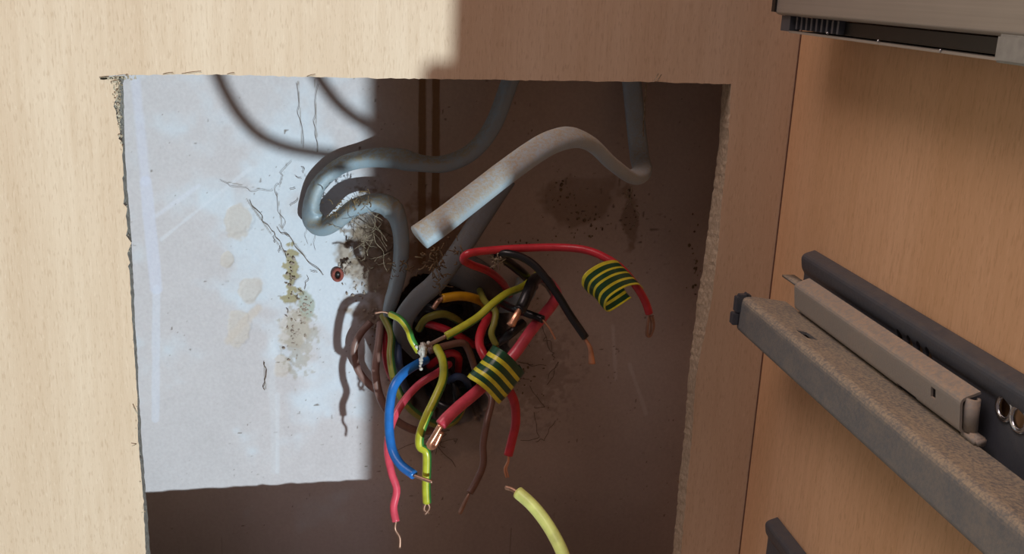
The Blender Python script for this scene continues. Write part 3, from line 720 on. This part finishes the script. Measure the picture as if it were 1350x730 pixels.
# ------------------------------------------------------------------ debris
bm = bmesh.new(); rg = random.Random(31)
def crumb(bm, c, r):
    k = bmesh.ops.create_icosphere(bm, subdivisions=1, radius=r)
    sx, sy, sz = rg.uniform(.5, 1.5), rg.uniform(.4, 1), rg.uniform(.5, 1.6)
    for v in k['verts']: v.co = Vector((v.co.x * sx, v.co.y * sy, v.co.z * sz)) * rg.uniform(.7, 1.2) + c
for k in range(230):
    a = rg.choice([(470, 370, 12, 22), (482, 330, 14, 26), (480, 300, 12, 16), (455, 350, 8, 6), (384, 360, 5, 20), (403, 405, 6, 12), (392, 430, 9, 30), (492, 420, 5, 26)])
    crumb(bm, at(rg.gauss(a[0], a[2] * .7), rg.gauss(a[1], a[3] * .7), WALL - .0008), rg.uniform(.0002, .0008))
tag(link('plaster_crumbs', bm, M['plaster_flake'], smooth=False), 'crumbling plaster bits clinging to the wall left of the cables', 'plaster', kind='stuff')
bm = bmesh.new()
for k in range(150):
    a = rg.choice([(765, 285, 28, 22), (775, 295, 14, 12), (832, 285, 7, 26), (745, 250, 14, 20), (700, 500, 26, 26), (915, 350, 6, 40), (700, 320, 24, 8)])
    crumb(bm, at(rg.gauss(a[0], a[2] * .7), rg.gauss(a[1], a[3] * .7), WALL - .0005), rg.uniform(.0002, .0007))
tag(link('dirt_specks', bm, M['brown_dirt'], smooth=False), 'dark dirt specks stuck to the shaded wall at right', 'dirt', kind='stuff')
lump('plaster_flake', 458, 352, WALL - .003, .0022, .0032, M['plaster_flake'], 'loose plaster flake beside the red brown wall plug', 'plaster', 8)
# wall plug ring
bm = bmesh.new(); c = at(445, 362, WALL - .001); R = []
for i in range(20):
    t = 2 * math.pi * i / 20; R.append([bm.verts.new(c + Vector(((.0021 + .0009 * math.cos(q)) * math.cos(t), -.0012 * math.sin(q), (.0027 + .0009 * math.cos(q)) * math.sin(t)))) for q in [2 * math.pi * s / 8 for s in range(8)]])
for i in range(20):
    for s in range(8): bm.faces.new((R[i][s], R[i][(s + 1) % 8], R[(i + 1) % 20][(s + 1) % 8], R[(i + 1) % 20][s]))
root = link('wall_plug', bm, M['rust_ring']); tag(root, 'small red brown plastic plug sunk in the plaster left of the cables', 'wall plug')
bm = bmesh.new(); cyl(bm, c + Vector((0, .0006, 0)), (0, 1, 0), .0019, .001, 16); link('plug_hole', bm, M['slot_black'], root)
# cobweb threads on the plaster
bm = bmesh.new()
def thread(pts, r=.00013, wob=.0005, sub=4):
    P = px(pts); Q = []
    for a, b in zip(P, P[1:]):
        for k in range(sub): Q.append(a.lerp(b, k / sub) + Vector((rg.gauss(0, wob), 0, rg.gauss(0, wob))))
    Q.append(P[-1]); tube(bm, Q, r, seg=5, n=3)
y = WALL - .0012
thread([(328, 264, y), (350, 292, y), (366, 312, y), (378, 340, y)], .00014); thread([(366, 300, y), (392, 326, y), (426, 362, y - .001)], .00016)
thread([(382, 212, y), (370, 238, y), (366, 262, y), (373, 300, y)], .00008, .001); thread([(290, 236, y), (330, 250, y), (360, 250, y)], .00008, .0008)
thread([(349, 478, y), (350, 496, y), (349, 514, y)], .00018, .0004); thread([(418, 112, y), (416, 160, y), (419, 200, y)], .00009)
thread([(392, 108, y), (395, 150, y), (400, 195, y)], .00009); thread([(404, 300, y), (406, 322, y)], .00006); thread([(415, 295, y), (416, 330, y)], .00006)
for k in range(16):
    a, b = rg.uniform(360, 420), rg.uniform(210, 420); thread([(a, b, y), (a + rg.gauss(0, 7), b + rg.gauss(0, 7), y)], .00012, .0004)
for k in range(24):
    a, b = rg.choice([(700, 510), (715, 460), (600, 580), (690, 575), (500, 330)]); a += rg.gauss(0, 18); b += rg.gauss(0, 14)
    thread([(a, b, y), (a + rg.gauss(0, 14), b + rg.gauss(0, 10), y), (a + rg.gauss(0, 22), b + rg.gauss(0, 16), y)], .00014, .0006)
tag(link('cobweb', bm, M['web_dark']), 'dark cobweb threads and hairs stuck across the plaster wall', 'cobweb', kind='stuff')
bm = bmesh.new(); y = .03
for k in range(34):
    a, b = rg.gauss(487, 14), rg.gauss(310, 30); thread([(a, b, y + rg.uniform(0, .02)), (a + rg.gauss(0, 14), b + rg.gauss(4, 22), y + rg.uniform(0, .02))], .00012, .0006)
thread([(832, 246, .03), (834, 270, .04), (842, 285, .05), (832, 300, .055)], .0002, .0004); thread([(826, 246, .02), (828, 262, .04), (824, 276, .05)], .0002)
thread([(852, 98, .02), (850, 135, .03), (848, 180, .03)], .0003, .0002)
tag(link('cobweb', bm, M['web']), 'pale dusty cobweb strung among the cables', 'cobweb', kind='stuff')
# sawdust and splinters at the saw cut's top left corner
bm = bmesh.new()
for k in range(260):
    if k < 190:
        t = abs(rg.gauss(0, .42)); c = at(153 + 6 * min(t, 1.2) + rg.gauss(0, 3.4 * max(.25, 1 - t)), 106 + t * 75, rg.uniform(-.0012, .001)); r = rg.uniform(.0001, .0005)
    elif k < 225: c = at(rg.uniform(140, 180), 102 + rg.gauss(0, 2.0), rg.uniform(-.001, .0005)); r = rg.uniform(.0001, .0005)
    else:
        v = rg.uniform(110, 730); c = at(157 + (v - 110) * .0565 + rg.gauss(0, 1.2), v, rg.uniform(-.0006, .001)); r = rg.uniform(.0001, .0003)
    crumb(bm, c, r)
for a, b, d in ((131, 102, 26), (150, 101, 20), (240, 97.5, 26), (215, 98, 14), (300, 98, 10), (405, 101, 12)):
    p = at(a, b, -.0004); q = at(a + d, b + rg.uniform(-2.5, .5), -.0012); tube(bm, [p, p.lerp(q, .5) + Vector((0, -.0002, .0001)), q], .00014, seg=5, n=3)
for a, b, c_, d in ((862, 108, 868, 97), (866, 108, 872, 98), (181, 545, 176, 536), (180, 585, 174, 588), (896, 636, 892, 633)):
    tube(bm, [at(a, b, -.0002), at(c_, d, -.002)], .0002, seg=5, n=3)
tag(link('sawdust', bm, M['crumb'], smooth=False), 'sawdust and splinters clinging to the sawn top left corner', 'sawdust', kind='stuff')

# ------------------------------------------------------------------ flexes added below the view, shaped to cast the curved shadows on the plaster
def drop(pts, Y=-.30):
    out = []
    for a, b in pts:
        p = at(a, b, WALL); t = (WALL - Y); out.append(p - SUN * t)
    return out
def flex(pts, r, label):
    bm = bmesh.new(); tube(bm, pts, r, seg=12, n=8); tag(link('shadow_flex', bm, M['sheath_dark']), label, 'cable')
flex(drop([(283, 88), (296, 118), (315, 150), (342, 178), (378, 194), (420, 202), (446, 205)]), .0030, 'added grey flex below the view, unseen shadow caster for the plaster, the longer one')
flex(drop([(395, 60), (425, 110), (455, 145), (500, 172), (560, 190)], -.29), .0030, 'short added grey flex below the view, unseen shadow caster for the plaster')
